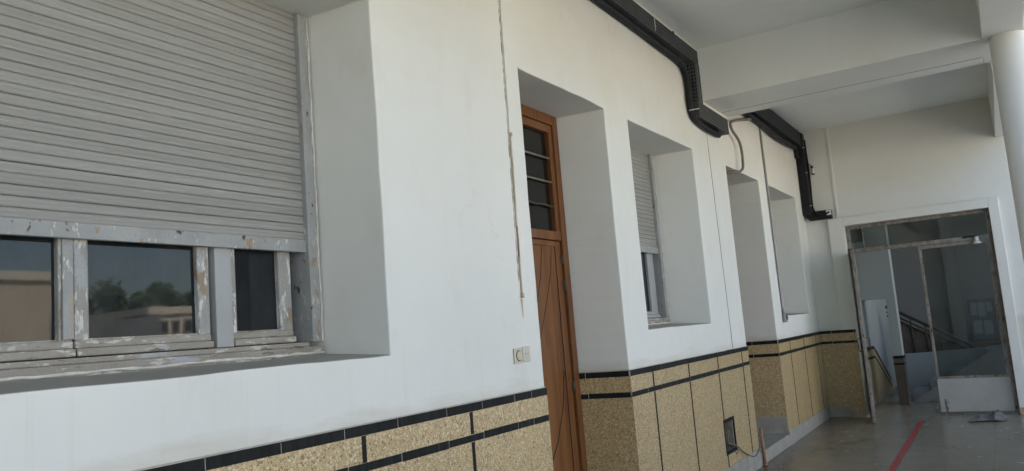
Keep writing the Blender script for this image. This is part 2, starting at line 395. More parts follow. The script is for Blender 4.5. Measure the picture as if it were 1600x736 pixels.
T = .008
def seg_slab(mb, p0, p1, z0, z1, t0, t1):
    p0 = Vector((*p0, 0)); p1 = Vector((*p1, 0)); d = (p1-p0).normalized(); n = Vector((d.y, -d.x, 0))
    a, b = p0+n*t0, p1+n*t0
    mb.hexa([(a.x, a.y, z0), (b.x, b.y, z0), (b.x, b.y, z1), (a.x, a.y, z1)], n*(t1-t0))
def lerp2(p0, p1, t): return (p0[0]+(p1[0]-p0[0])*t, p0[1]+(p1[1]-p0[1])*t)
def dado_run(p0, p1, terr, blk, basem, joints, strips, e0=0, e1=0, zbase=0, seed=0, bh=.19, base=True):
    """one straight run of dado; joints / strips are distances along it; e0/e1 lengthen front runs over the corner"""
    rnd = random.Random(seed)
    L = math.dist(p0, p1)
    q0 = lerp2(p0, p1, -e0/L); q1 = lerp2(p0, p1, 1+e1/L)
    # panels between strips
    seg_slab(terr, q0, q1, zbase+.01, 1.2235, 0, T)
    for (z0, z1, th) in ((1.2235, DADO, .011), (1.072, 1.1075, .0098)):
        js = [-e0]+[j+(rnd.uniform(-.01, .01)) for j in joints]+[L+e1]
        for a, b in zip(js[:-1], js[1:]):
            if b-a < .004: continue
            seg_slab(blk, lerp2(p0, p1, (a+.0022)/L), lerp2(p0, p1, (b-.0022)/L), z0+rnd.uniform(-.002, .001), z1+rnd.uniform(-.001, .0025), 0, th+rnd.uniform(-.0006, .0006))
    seg_slab(grt, q0, q1, 1.2238, DADO-.001, 0, .0095); seg_slab(grt, q0, q1, 1.0725, 1.107, 0, .0086)
    for sd in strips:
        w = .014
        seg_slab(blk, lerp2(p0, p1, (sd-w)/L), lerp2(p0, p1, (sd+w)/L), 1.1095, 1.221, 0, .0089)
        seg_slab(blk, lerp2(p0, p1, (sd-w)/L), lerp2(p0, p1, (sd+w)/L), zbase+bh+.002, 1.070, 0, .0089)
    if base: seg_slab(basem, q0, q1, zbase, zbase+bh, 0, .016)
terr, blk, bas, grt = MB(), MB(), MB(), MB()
def jl(L, st=.345, o=.17): return [o+st*i for i in range(int((L-o)/st)+1) if L-(o+st*i) > .06]
D1, D2 = OPEN['door1'], OPEN['door2']
def ylist(p0y, ys): return [y-p0y for y in ys]
dado_run((0, YB), (0, D1[0]), terr, blk, bas, ylist(YB, [2.88-.345*i for i in range(32, 0, -1)]+[2.88, 3.25, 3.57, 3.906, 4.08]), ylist(YB, [2.645-.81*i for i in range(13, 0, -1)]+[2.645, 3.46]), 0, T, seed=1)
dado_run((0, D1[0]), (D1[6], D1[2]), terr, blk, bas, [.33], [], seed=2)
dado_run((D1[6]-.02, D1[3]), (0, D1[1]), terr, blk, bas, [.085], [], seed=3)
dado_run((0, D1[1]), (0, 7.62), terr, blk, bas, ylist(D1[1], [5.86, 6.18, 6.5, 6.83, 7.15, 7.47]), ylist(D1[1], [5.985, 6.82]), T, 0, seed=4)
# the stretch that carries the open junction box
dado_run((0, 7.97), (0, D2[0]), terr, blk, bas, ylist(7.97, [8.2, 8.52]), ylist(7.97, [8.5]), 0, T, seed=5)
seg_slab(terr, (0, 7.62), (0, 7.97), .01, NICHE[2]-.03, 0, T); seg_slab(terr, (0, 7.62), (0, 7.97), NICHE[3]+.03, 1.2235, 0, T)
seg_slab(blk, (0, 7.6212), (0, 7.82), 1.2235, DADO, 0, .011); seg_slab(blk, (0, 7.8225), (0, 7.9688), 1.2235, DADO-.001, 0, .0107)
seg_slab(blk, (0, 7.6212), (0, 7.9688), 1.072, 1.1075, 0, .0098)
seg_slab(blk, (0, 7.645), (0, 7.673), 1.1095, 1.221, 0, .0089); seg_slab(blk, (0, 7.645), (0, 7.673), NICHE[3]+.034, 1.07, 0, .0089); seg_slab(blk, (0, 7.645), (0, 7.673), .192, NICHE[2]-.034, 0, .0089)
seg_slab(bas, (0, 7.62), (0, 7.97), 0, .19, 0, .016)
for (a, b, c, d) in ((7.62, 7.97, NICHE[3], NICHE[3]+.032), (7.62, 7.97, NICHE[2]-.032, NICHE[2])):
    seg_slab(blk, (0, a), (0, b), c, d, 0, .012)
for (a, b) in ((7.62, NICHE[0]), (NICHE[1], 7.97)):
    seg_slab(blk, (0, a), (0, b), NICHE[2]+.001, NICHE[3]-.001, 0, .0115)
dado_run((0, D2[0]), (D2[6], D2[2]), terr, blk, bas, [.33], [], seed=6)
dado_run((D2[6]-.02, D2[3]), (0, D2[1]), terr, blk, bas, [.12], [], zbase=.14, bh=.21, seed=7)
dado_run((0, D2[1]), (0, YF), terr, blk, bas, ylist(D2[1], [10.42, 10.75, 11.1, 11.45, 11.8, 12.15, 12.5]), ylist(D2[1], [10.75, 11.6, 12.44]), T, 0, seed=8, bh=.17)
terr.build('dado_panel', 'terr', wall)
blk.build('black_tile_band', 'black', wall)
bas.build('baseboard', 'base', wall, bevel=.003)
# worn raised threshold inside the second opening and in the door recess
MB().box(-.44, .016, D2[0]+.02, D2[1]-.02, 0, .14).build('threshold', 'base', wall, bevel=.008)
MB().box(-.40, .012, D1[0]+.02, D1[1]-.02, 0, .06).build('threshold', 'base', wall, bevel=.008)
# mortar line above the tiles (butter joint)
mb = MB()
for p0, p1 in (((0, YB), (0, D1[0])), ((D1[6], D1[3]), (0, D1[1])), ((0, D1[1]), (0, D2[0])), ((D2[6], D2[3]), (0, D2[1])), ((0, D2[1]), (0, YF))):
    seg_slab(mb, p0, p1, DADO+.0015, DADO+.006, 0, .009)
mb.build('mortar_line', 'grout', wall); grt.build('tile_joint', 'grout', wall)
# building joint
mb = MB()
pts = [(0, 8.158+(8.234-8.158)*t+random.uniform(-.004, .004), 3.56-(3.56-1.27)*t) for t in [i/24 for i in range(25)]]
for a, b in zip(pts[:-1], pts[1:]):
    w = random.uniform(.0025, .0055)
    mb.hexa([(.0006, a[1]-w, a[2]), (.0006, a[1]+w, a[2]), (.0006, b[1]+w, b[2]), (.0006, b[1]-w, b[2])], (.0012, 0, 0))
mb.build('joint_crack', 'dark', wall)

# ------------------------------------------------------------------ other walls
w = thing('end_wall', 'white wall over the rusty double door at the corridor end', 'wall', (1.5, YF, 0))
mb = MB()
mb.box(-.3, .34, YF, YF+.25, 0, 4.6); mb.box(.34, 2.52, YF, YF+.25, 2.90, 4.6); mb.box(2.52, 3.06, YF, YF+.25, 0, 4.6)
mb.build('plaster', 'plaster', w)
# white surround standing proud of the wall
mb = MB()
mb.box(.325, .54, YF-.06, YF+.27, 0, 2.925); mb.box(2.415, 2.54, YF-.06, YF+.27, 0, 2.925); mb.box(.54, 2.415, YF-.06, YF+.27, 2.795, 2.925)
mb.build('door_surround', 'beam', w, bevel=.006)
terr, blk, bas, grt = MB(), MB(), MB(), MB()
dado_run((0.009, YF), (.325, YF), terr, blk, bas, [.16], [], seed=11, bh=.15)
dado_run((.325, YF), (.325, YF-.06), terr, blk, bas, [], [], seed=13, bh=.12) if False else None
dado_run((.325, YF-.06), (.52, YF-.06), terr, blk, bas, [.165], [], seed=12, bh=.08)
grt.build('tile_joint', 'grout', w); terr.build('dado_panel', 'terr', w); blk.build('black_tile_band', 'black', w); bas.build('baseboard', 'base', w, bevel=.003)
MB().box(.452, .488, YF-.016, YF-.001, 2.93, 4.33).build('cable_trunking', 'plaster', w, bevel=.004)
MB().box(2.425, 2.54, YF-.068, YF-.061, 0, .09).build('tan_skirting', 'terr', w)

w = thing('near_end_wall', 'white wall closing the corridor behind the viewpoint', 'wall', (0, YB, 0))
MB().box(-4, 3.05, YB-.25, YB-.002, -.1, 4.42).build('plaster', 'plaster', w)
w = thing('room_wall', 'rear wall of the rooms behind the shuttered windows', 'wall', (-4, 5, 0))
MB().box(-4, -3.8, YB-.3, 18.2, -.1, 4.42).build('plaster', 'plaster', w)

# ------------------------------------------------------------------ beams and columns
b = thing('cross_beam', 'deep white concrete beam crossing the ceiling with a joint line underneath', 'beam', (1.3, 8.5, 3.86))
MB().box(0.001, 2.559, 8.15, 8.785, 3.8605, 4.429).build('beam_body', 'beam', b)
MB().box(0.001, 2.555, 8.806, 9.055, 3.862, 4.60).build('beam_body', 'beam', b, bevel=.008)
MB().box(0.01, 2.55, 8.7855, 8.8055, 3.8625, 3.90).build('joint_gap', 'dark', b)
b = thing('edge_beam', 'long white beam on round columns along the open near side', 'beam', (2.7, 1, 3.86))
MB().box(2.556, 2.86, YB, 8.7848, 3.86, 4.4292).build('beam_body', 'beam', b)
MB().box(2.5555, 2.86, 8.7995, 9.055, 3.862, 4.328).build('beam_body', 'beam', b, bevel=.008)
b = thing('edge_beam', 'short lower edge beam beyond the cross beam reaching the end wall', 'beam', (2.75, 11, 3.75))
MB().box(2.615, 2.80, 9.056, YF, 3.75, 4.329).build('beam_body', 'beam', b, bevel=.008)
def column(y, label, group):
    c = thing('round_column', label, 'column', (2.745, y, 0), group)
    m = MB(); m.tube([(2.745, y, 0), (2.745, y, 3.859)], .14, 40, False); m.build('shaft', 'plaster', c)
    return c
c0 = column(8.22, 'smooth round white column under the beam crossing at the right edge', 'round columns along the open side')
for y, lb in ((2.6, 'round white column beside the nearest shuttered window'), (-3.0, 'round white column nearest the closed corridor end')):
    c = copy_tree(c0); c.location = (2.745, y, 0); c['label'] = lb

# ------------------------------------------------------------------ windows
def spans(edge, sgn, items): return [(kind, *(sorted((edge-sgn*a, edge-sgn*b)))) for kind, a, b in items]
LAY1 = [('stile', .127, .205), ('pane', .2, .455), ('stile', .45, .48), ('mull', .482, .568), ('stile', .586, .645), ('pane', .64, 1.12), ('stile', 1.115, 1.168)]
LAY2 = [('stile', .115, .27), ('pane', .26, .47), ('stile', .46, .50), ('mull', .505, .59), ('stile', .605, .66), ('pane', .655, .71)]
def window(key, label, zsh, lay, group):
    a, b_, y0, y1, zb, zi, xd = OPEN[key]
    t = thing('shutter_window', label, 'window', (xd, (y0+y1)/2, zi), group)
    rnd = random.Random(len(label))
    # guides each side + sill rail
    fr = MB()
    for s, e in ((1, y1), (-1, y0)):
        ya, yb = sorted((e-s*.002, e-s*.062)); fr.box(xd-.14, xd+.010, ya, yb, zi+.052, HEAD-.002)
    fr.build('shutter_guide', 'guidep', t, bevel=.004)
    MB().box(xd-.14, xd+.018, y0+.002, y1-.002, zi-.03, zi+.030).box(xd-.14, xd-.012, y0+.064, y1-.064, zi+.0301, zi+.052).build('window_sill', 'worn', t, bevel=.005)
    if key == 'win1': MB().tube([(xd+.0182, 1.66, zi-.002), (xd+.019, 1.66, zi-.002)], .006, 10).build('screw_hole', 'dark', t)
    # caulk bead where frame meets plaster
    cb = MB(); n = 40
    for s, e in ((1, y1), (-1, y0)):
        cb.tube([(xd+.011+rnd.uniform(-.002, .003), e-s*rnd.uniform(-.001, .004), zi+.05+(HEAD-zi-.06)*i/n) for i in range(n+1)], .0055, 6, radii=[rnd.uniform(.003, .007) for _ in range(n+1)])
    cb.tube([(xd+.020, y0+(y1-y0)*i/n, zi-.001+rnd.uniform(-.003, .003)) for i in range(n+1)], .006, 6, radii=[rnd.uniform(.003, .008) for _ in range(n+1)])
    cb.build('caulk_bead', 'caulk', t)
    MB().box(xd-.155, xd-.145, y0, y1, zi, HEAD).build('shade_backing', 'gapd', t)  # near-black sheet paints the shade in the gap beside the guides
    ztop = zsh+.25
    st, pn, ml = [], [], []
    for s, e in ((1, y1), (-1, y0)):
        for kind, p, q in spans(e, s, lay): {'stile': st, 'pane': pn, 'mull': ml}[kind].append((p, q))
    # sashes: group stiles round each pane
    for (p, q) in pn:
        sm = MB()
        mine = [(u, v) for (u, v) in st if abs(u-q) < .02 or abs(v-p) < .02]
        if not mine: mine = [(p-.03, p)]
        lo = min(u for u, v in mine); hi = max(v for u, v in mine)
        if len(mine) == 1: lo = min(lo, p); hi = max(hi, q)
        for (u, v) in mine: sm.box(xd-.10, xd-.050, u+.001, v-.001, zi+.112, ztop)
        sm.box(xd-.10, xd-.030, lo+.001, hi-.001, zi+.056, zi+.0850); sm.box(xd-.10, xd-.047, lo+.001, hi-.001, zi+.0852, zi+.114)
        so = sm.build('sash', 'sashp' if key == 'win1' else 'smooth', t, bevel=.006)
        so.data.materials.append(M['worn'])
        for pl in so.data.polygons:
            if pl.center.z + t.location.z < zi+.118 and key == 'win1': pl.material_index = 1
        g = MB(); g.box(xd-.080, xd-.074, p-.004, q+.004, zi+.11, ztop); g.build('pane', 'pane', so)
        # putty line
        pt = MB(); pt.box(xd-.0735, xd-.055, p, p+.008, zi+.116, ztop); pt.box(xd-.0735, xd-.06, p+.008, q, zi+.114, zi+.12); pt.build('putty', 'worn', so)
    for (p, q) in ml: MB().box(xd-.10, xd-.036, p, q, zi+.054, ztop).build('mullion', 'smooth', t, bevel=.003)
    # flat cover strip over the closing of the two middle sashes
    ym = (y0+y1)/2
    if lay is LAY1: MB().box(xd-.049, xd-.038, ym-.045, ym-.004, zi+.118, ztop).build('cover_strip', 'gpaint', t, bevel=.004)
    # roller curtain
    ya, yb = y0+.048, y1-.056
    sh = MB(); z = zsh; ns = 12
    prof = [(-.012, .0), (-.0025, .0012), (-.0005, .006), (0, .012), (-.001, .0175), (-.0022, .0195), (-.001, .0215), (0, .027), (-.0008, .033), (-.003, .0376), (-.012, .0386)]
    while z < HEAD-.002:
        ph = rnd.uniform(0, 6); amp = rnd.uniform(.0, .0009); dx = rnd.uniform(-.0007, .0007); dz = rnd.uniform(-.0004, .0004)
        vs, fs = [], []
        for i in range(ns+1):
            y = ya+(yb-ya)*i/ns
            for (px, pz) in prof: vs.append((xd-.018+px+dx, y, min(z+pz+dz+amp*math.sin(ph+3*i/ns), HEAD-.001)))
        P = len(prof)
        for i in range(ns):
            for k in range(P-1): fs.append((i*P+k, (i+1)*P+k, (i+1)*P+k+1, i*P+k+1))
        sh.add(vs, fs, True); z += .0395
    sc = sh.build('shutter', 'slat', t)
    MB().box(xd-.036, xd-.034, ya, yb, zsh, HEAD).build('shutter_backing', 'gapd', sc)
    MB().box(xd-.034, xd-.008, ya, yb, zsh-.058, zsh+.001).build('bottom_rail', 'guidep', sc, bevel=.004)
    return t
window('win1', 'nearest and largest window with half lowered grey slatted shutter and peeling frame', 2.122, LAY1, 'shuttered windows of the long wall')
window('win2', 'narrow seen shutter window between the wooden door and the cable loop', 2.318, LAY2, 'shuttered windows of the long wall')
window('win3', 'farthest recessed window beside the galvanised conduit, hardly more than its reveal visible', 2.318, LAY2, 'shuttered windows of the long wall')

# ------------------------------------------------------------------ doors in the long wall
def wood_door(key, label):
    a, b_, y0, y1, zb, zi, xd = OPEN[key]; z0 = .14 if key == 'door2' else .06
    t = thing('wooden_door', label, 'door', (xd, (y0+y1)/2, z0), 'wooden doors of the long wall')
    f = MB(); W = .082
    f.box(xd-.06, xd+.012, y1-W, y1-.002, z0, HEAD-.003); f.box(xd-.06, xd+.012, y0+.002, y0+W, z0, HEAD-.003); f.box(xd-.06, xd+.0118, y0+W, y1-W, HEAD-W, HEAD-.003)
    f.build('door_frame', 'wood', t, bevel=.004)
    fy0, fy1 = y0+W, y1-W
    tr = MB()                                                      # transom light over the leaf
    tr.box(xd-.05, xd+.001, fy1-.06, fy1-.003, 2.33, HEAD-W-.004); tr.box(xd-.05, xd+.001, fy0+.003, fy0+.06, 2.33, HEAD-W-.004)
    tr.box(xd-.05, xd+.0008, fy0+.06, fy1-.06, HEAD-W-.065, HEAD-W-.004); tr.box(xd-.05, xd+.006, fy0+.003, fy1-.003, 2.272, 2.34)
    tro = tr.build('transom', 'wood', t, bevel=.004)
    MB().box(xd-.04, xd-.034, fy0+.055, fy1-.055, 2.335, HEAD-W-.06).build('pane', 'pane2', tro)
    for zz in (2.908, 2.722):
        MB().tube([(xd-.012, fy0+.06, zz), (xd-.012, fy1-.06, zz)], .0085, 8).build('security_bar', 'barw', tro)
    zz = 2.535; n = 14
    MB().tube([(xd-.012+random.uniform(-.003, .003), fy0+.06+(fy1-fy0-.12)*i/n, zz+random.uniform(-.005, .005)) for i in range(n+1)], .010, 8).build('security_bar', 'iron', tro)
    lf = MB(); ly0, ly1 = fy0+.004, fy1-.016                       # leaf: stiles, rails, sunk boards
    lf.box(xd-.05, xd-.004, ly1-.085, ly1, z0+.008, 2.266); lf.box(xd-.05, xd-.004, ly0, ly0+.085, z0+.008, 2.266)
    lf.box(xd-.05, xd-.0043, ly0+.085, ly1-.085, 2.225, 2.266); lf.box(xd-.05, xd-.0043, ly0+.085, ly1-.085, z0+.008, z0+.16)
    lf.box(xd-.045, xd-.010, ly0+.085, ly1-.085, z0+.16, 2.225)
    lo = lf.build('leaf', 'wood', t, bevel=.003)
    gm = MB()                                                      # carved lines sweeping from top right to lower left
    xg = xd-.0095
    for P in ([(5.27, 2.223), (5.235, 2.054), (5.165, 1.887), (5.06, 1.681), (4.948, 1.482), (4.80, 1.26), (4.62, 1.05), (4.48, .93)], [(5.122, 2.215), (5.07, 2.003), (4.99, 1.819), (4.93, 1.72), (4.80, 1.56), (4.62, 1.40), (4.48, 1.30)]):
        q = [(xg, y-5.504+y1, z) for y, z in P if fy0+.09 < y-5.504+y1 < ly1-.07]
        gm.tube(q, .0026, 6)
    P = [(5.30, 1.30), (5.24, 1.05), (5.12, .82), (4.95, .62), (4.7, .45)]
    gm.tube([(xg, y-5.504+y1, z) for y, z in P], .004, 6)
    gm.tube([(xg+.001, ly1-.087, z0+.17), (xg+.001, ly1-.087, 2.223)], .004, 6)
    gm.build('carved_line', 'groove', lo)
    for zz in (2.13, 1.93, 1.18, .35):
        h = MB(); h.tube([(xd+.004, fy1-.008, zz-.045), (xd+.004, fy1-.008, zz+.045)], .009, 10); h.box(xd-.004, xd+.003, fy1-.03, fy1+.012, zz-.035, zz+.035)
        h.build('hinge', 'iron', t)
    h = MB(); h.tube([(xd-.006, ly0+.05, 1.12), (xd+.04, ly0+.05, 1.12), (xd+.045, ly0+.14, 1.12)], .009, 8); h.box(xd-.006, xd+.002, ly0+.03, ly0+.07, 1.02, 1.2)
    h.build('handle', 'iron', lo)
    MB().box(xd-.075, xd-.062, y0-.05, y1+.05, z0, HEAD).build('door_backing', 'gapd', t)
    return t
wood_door('door1', 'varnished brown wooden door with barred transom and curved carved lines')
wood_door('door2', 'brown wooden door hidden deep in the recess under the hanging grey flex')

# ------------------------------------------------------------------ steel double door at the corridor end
d = thing('steel_door', 'rusty glazed steel double door, left leaf swung open, right leaf closed', 'door', (1.47, YF+.08, 0))
yd = YF+.07
mb = MB()
mb.box(.542, .585, yd, yd+.05, 0, 2.793); mb.box(2.37, 2.413, yd, yd+.05, 0, 2.793); mb.box(.585, 2.37, yd, yd+.05, 2.745, 2.793)
mb.build('door_frame', 'rust', d, bevel=.004)
mb = MB(); mb.box(.585, 2.2, yd-.01, yd+.05, 2.385, 2.44); mb.box(.585, 1.2, yd-.018, yd-.012, 2.425, 2.443)
mb.build('transom_bar', 'rust', d, bevel=.004)
MB().box(.765, .775, yd, yd+.03, 2.44, 2.745).build('glazing_bar', 'rust', d)
MB().box(.59, 2.365, yd+.02, yd+.024, 2.441, 2.744).build('transom_pane', 'clear', d)
# closed right leaf
lf = MB(); L0, L1 = 1.475, 2.366
lf.box(L0, L0+.038, yd, yd+.04, .03, 2.38); lf.box(L1-.038, L1, yd, yd+.04, .03, 2.38); lf.box(L0+.038, L1-.038, yd, yd+.04, 2.33, 2.38); lf.box(L0+.038, L1-.038, yd, yd+.04, .488, .522)
lr = lf.build('door_leaf', 'rust', d, bevel=.004)
MB().box(L0+.002, L1-.002, yd-.004, yd+.036, .034, .487).build('kick_panel', 'dwhite', lr, bevel=.005)
MB().box(L0+.036, L1-.036, yd+.015, yd+.019, .520, 2.332).build('pane', 'clear', lr)
k = MB(); k.tube([(L0+.085, yd-.014, .02), (L0+.085, yd-.014, .21)], .008, 8); k.box(L0+.065, L0+.105, yd-.012, yd-.004, .07, .10); k.box(L0+.065, L0+.105, yd-.012, yd-.004, .15, .18)
k.build('bolt', 'rust', lr)
# open left leaf, seen edge on
hx, hy = .600, yd-.012; ex, ey = .712, 12.02
dv = Vector((ex-hx, ey-hy, 0)); LL = dv.length; dv.normalize(); nv = Vector((dv.y, -dv.x, 0))
def leafbox(mb, s0, s1, z0, z1, t0, t1):
    p = Vector((hx, hy, 0))
    q = [p+dv*s0+nv*t0, p+dv*s1+nv*t0, p+dv*s1+nv*t1, p+dv*s0+nv*t1]
    mb.hexa([(v.x, v.y, z0) for v in q], (0, 0, z1-z0))
lf = MB()
leafbox(lf, 0, .04, .03, 2.38, -.02, .02); leafbox(lf, LL-.04, LL, .01, 2.38, -.02, .02); leafbox(lf, .04, LL-.04, 2.33, 2.38, -.02, .02); leafbox(lf, .04, LL-.04, .488, .522, -.02, .02)
ll = lf.build('door_leaf', 'rust', d, bevel=.004); ll['label'] = 'rusty left leaf standing open toward the corridor'
k = MB(); leafbox(k, .042, LL-.042, .034, .486, -.016, .016); k.build('kick_panel', 'dwhite', ll)
k = MB(); leafbox(k, .038, LL-.038, .521, 2.331, -.002, .002); k.build('pane', 'clear', ll)
for s in (-1, 1):
    p = Vector((hx, hy, 0))+dv*(LL-.03)
    o = nv*s
    MB().tube([p+o*.02+Vector((0, 0, 1.16)), p+o*.07+Vector((0, 0, 1.15)), p+o*.075+Vector((0, 0, 1.11)), p+o*.075+Vector((0, 0, 1.02)), p+o*.07+Vector((0, 0, .98)), p+o*.02+Vector((0, 0, .97))], .006, 8).build('handle', 'iron', ll)
MB().box(.535, .60, yd-.035, yd-.002, 2.36, 2.455).build('hinge', 'iron', d, bevel=.003)
# dark card behind the transom glass
centred(MB().box(.60, .765, yd+.03, yd+.04, 2.54, 2.735), 'card', 'card', (.68, yd+.035, 2.54), 'dark square card stuck behind the top left transom pane', 'card')
# small white lamp holder at the end of the bar
l = thing('lamp_holder', 'small white lamp holder at the right end of the rusty bar', 'lamp holder', (2.215, yd-.03, 2.38))
m = MB(); m.tube([(2.215, yd-.035, 2.42), (2.215, yd-.035, 2.36)], .03, 16); m.build('socket', 'wplast', l)
m = MB(); m.tube([(2.215, yd-.035, 2.359), (2.215, yd-.035, 2.325)], .05, 20, radii=[.035, .062]); m.build('rim', 'wplast', l)
m = MB(); m.tube([(2.21, yd-.02, 2.43), (2.13, yd-.02, 2.435), (2.05, yd-.02, 2.425)], .012, 8); m.build('cable', 'cable', l)

# ------------------------------------------------------------------ cable trays
TX0, TX1 = .004, .10
def hose(pts, r, n=6):
    """smooth a polyline (Catmull-Rom)"""
    P = [Vector(p) for p in pts]; P = [P[0]*2-P[1]]+P+[P[-1]*2-P[-2]]; out = []
    for i in range(1, len(P)-2):
        for k in range(n):
            t = k/n; a, b, c, e = P[i-1], P[i], P[i+1], P[i+2]
            out.append(.5*((2*b)+(c-a)*t+(2*a-5*b+4*c-e)*t*t+(3*b-a-3*c+e)*t**3))
    out.append(P[-2]); return out
t = thing('cable_tray', 'black perforated cable tray stepping down under the cross beam, hose below', 'cable tray', (0, 7, 4.2))
m = MB(); m.box(TX0, TX1, YB, 7.815, 4.145, 4.288)
m.build('tray_run', 'tray', t, bevel=.004)
m = MB(); m.box(TX0, TX1+.004, 7.655, 7.812, 3.70, 4.1445); td = m.build('tray_drop', 'tray', t, bevel=.004)
td.data.materials.append(M['tray2'])
for pl in td.data.polygons:
    if abs(pl.normal.y) > .7: pl.material_index = 1
m = MB(); m.box(TX0, TX1+.002, 7.65, 8.66, 3.572, 3.738); m.build('tray_run', 'tray', t, bevel=.004)
MB().box(TX1+.004, TX1+.008, 7.730, 7.736, 3.74, 4.14).build('seam', 'barw', t)
m = MB()
m.tube(hose([(.035, YB, 4.11), (.035, 2, 4.105), (.035, 5.4, 4.112), (.035, 6.8, 4.10), (.035, 7.38, 4.085), (.036, 7.52, 4.03), (.036, 7.575, 3.93), (.036, 7.58, 3.72), (.036, 7.60, 3.64), (.036, 7.69, 3.575), (.036, 8.0, 3.54), (.036, 8.48, 3.54)], .03), .029, 12)
m.build('hose', 'cable', t)
MB().box(TX1+.0005, TX1+.003, 6.62, 6.632, 4.16, 4.288).build('cable_tie', 'tie', t)
m = MB()
m.tube(hose([(.035, 7.54, 3.63), (.072, 7.56, 3.635), (.104, 7.66, 3.66)], .004), .005, 6)
m.build('cable_tie', 'tie', t)
for y in (1.2, 3.4, 5.3, 7.1): MB().box(.003, TX1+.006, y, y+.03, 4.289, 4.296).box(TX1+.0012, TX1+.006, y, y+.03, 4.25, 4.2885).build('bracket', 'iron', t)
# ragged bead of plaster along the top edge
m = MB(); m.tube([(TX1-.012, 7.0+.8*i/60, 4.2885+random.uniform(-.003, .002)) for i in range(61)], .006, 6, radii=[random.choice([.0015, .003, .006, .009]) for _ in range(61)])
m.build('plaster_bead', 'caulk', t)
m = MB(); m.tube([(TX1-.012, 7.95+.65*i/50, 3.7385+random.uniform(-.003, .002)) for i in range(51)], .006, 6, radii=[random.choice([.0015, .003, .006, .009]) for _ in range(51)])
m.build('plaster_bead', 'caulk', t)


t = thing('cable_tray', 'black cable tray in the far corner, turning down to the end wall', 'cable tray', (0, 11, 4.1))
m = MB(); m.box(TX0, .112, 9.06, 12.70, 4.075, 4.295); m.build('tray_run', 'cable', t, bevel=.004)
m = MB(); m.box(TX0, .13, 12.66, YF-.004, 3.02, 4.29); m.build('tray_drop', 'cable', t, bevel=.005)
m = MB(); m.box(.10, .40, 12.72, YF-.006, 2.935, 3.068); m.hexa([(TX0, 12.715, 3.025), (.13, 12.715, 3.025), (.13, 12.715, 2.935), (.085, 12.715, 2.935)], (0, .1, 0)); m.build('tray_run', 'cable', t, bevel=.005)
m = MB(); m.tube(hose([(.05, 9.06, 4.02), (.05, 10.3, 4.03), (.06, 11.2, 3.985), (.06, 12.1, 4.01), (.04, 12.55, 4.04), (.03, 12.62, 3.9)], .03), .032, 10)
m.tube(hose([(.135, 12.80, 4.2), (.142, 12.80, 3.6), (.135, 12.79, 3.25), (.16, 12.72, 3.08), (.26, 12.70, 2.99), (.38, 12.705, 3.03)], .02), .014, 8)
m.build('hose', 'cable', t)
m = MB(); m.box(.335, .40, 12.700, 12.718, 2.985, 3.06); m.build('white_clamp', 'wplast', t)
for z in (4.05, 3.66, 3.15): MB().box(.118, .152, 12.655, 12.66, z, z+.01).build('cable_tie', 'tie', t)
for y in (9.9, 12.5): MB().box(TX1-.01, .114, y, y+.035, 4.2955, 4.312).build('cable_tie', 'tie', t)
s = thing('sensor', 'small white sensor hanging beside the vertical black tray in the corner', 'sensor', (.205, YF-.04, 3.66))
MB().tube([(.205, YF-.035, 3.655), (.205, YF-.035, 3.735)], .022, 14).build('body', 'wplast', s)
MB().tube([(.205, YF-.035, 3.640), (.205, YF-.035, 3.6545)], .0225, 14).build('lens', 'dark', s)
MB().tube([(.205, YF-.035, 3.736), (.195, YF-.03, 3.775), (.14, YF-.03, 3.83)], .006, 6).box(.18, .215, YF-.05, YF-.02, 3.745, 3.775).build('bracket', 'iron', s)

# hanging flex
centred(MB().tube(hose([(.03, 10.2, 4.06), (.05, 9.66, 3.94), (.06, 9.16, 3.83), (.06, 8.93, 3.76), (.062, 8.95, 3.68), (.064, 9.17, 3.60), (.064, 9.25, 3.50), (.062, 9.26, 3.38), (.06, 9.23, 3.28), (.05, 9.10, 3.222), (.02, 8.97, 3.205), (-.08, 8.90, 3.20), (-.3, 8.86, 3.22)], .02, 7), .016, 10), 'flex_conduit', 'flex', (.06, 9.2, 3.3),
        'grey flexible conduit looping down from the beam into the second recess', 'conduit')
# ------------------------------------------------------------------ conduits on the wall
t = thing('wall_conduit', 'thin cream painted conduit with rust streaks left of the wooden door', 'conduit', (0, 4.09, 1.82))
n = 30
m = MB(); m.tube([(.006, 4.112-.022*(i/n)+random.uniform(-.0012, .0012), 4.144-(4.144-2.79)*i/n) for i in range(n+1)], .0062, 10); m.build('pipe', 'plaster', t)
m = MB(); m.tube([(.006, 4.092-.016*(i/n)+random.uniform(-.001, .001), 2.79-(2.79-1.82)*i/n) for i in range(n+1)], .0058, 10); m.build('rusty_pipe', 'pipep', t)
MB().tube([(.010, 4.0915, 2.803), (.010, 4.0915, 2.780)], .0095, 10).build('clip', 'pipep', t)
MB().tube([(.010, 4.076, 1.833), (.010, 4.076, 1.805)], .0105, 10).build('clip', 'pipep', t)
m = MB(); cp = [(.0002, 4.108-.035*k/90-.013+random.uniform(-.001, .001), 4.05-2.15*k/90) for k in range(91)]
m.tube(cp, .002, 6, radii=[random.choice([.0004, .0008, .002, .0035]) for _ in cp])
m.build('crack', 'crack', t)
m = MB(); m.hexa([(.0005, 4.064, 1.80), (.0005, 4.089, 1.80), (.0005, 4.081, 1.69), (.0005, 4.077, 1.69)], (.0009, 0, 0)); m.build('rust_streak', 'stain', t)
t = thing('wall_conduit', 'galvanised conduit ending in a small socket beside the farthest window', 'conduit', (0, 10.53, 1.5))
m = MB(); m.tube([(.016, 10.505+.055*i/20+random.uniform(-.002, .002), 4.07-(4.07-1.55)*i/20) for i in range(21)], .014, 10); m.build('pipe', 'pipeg', t)
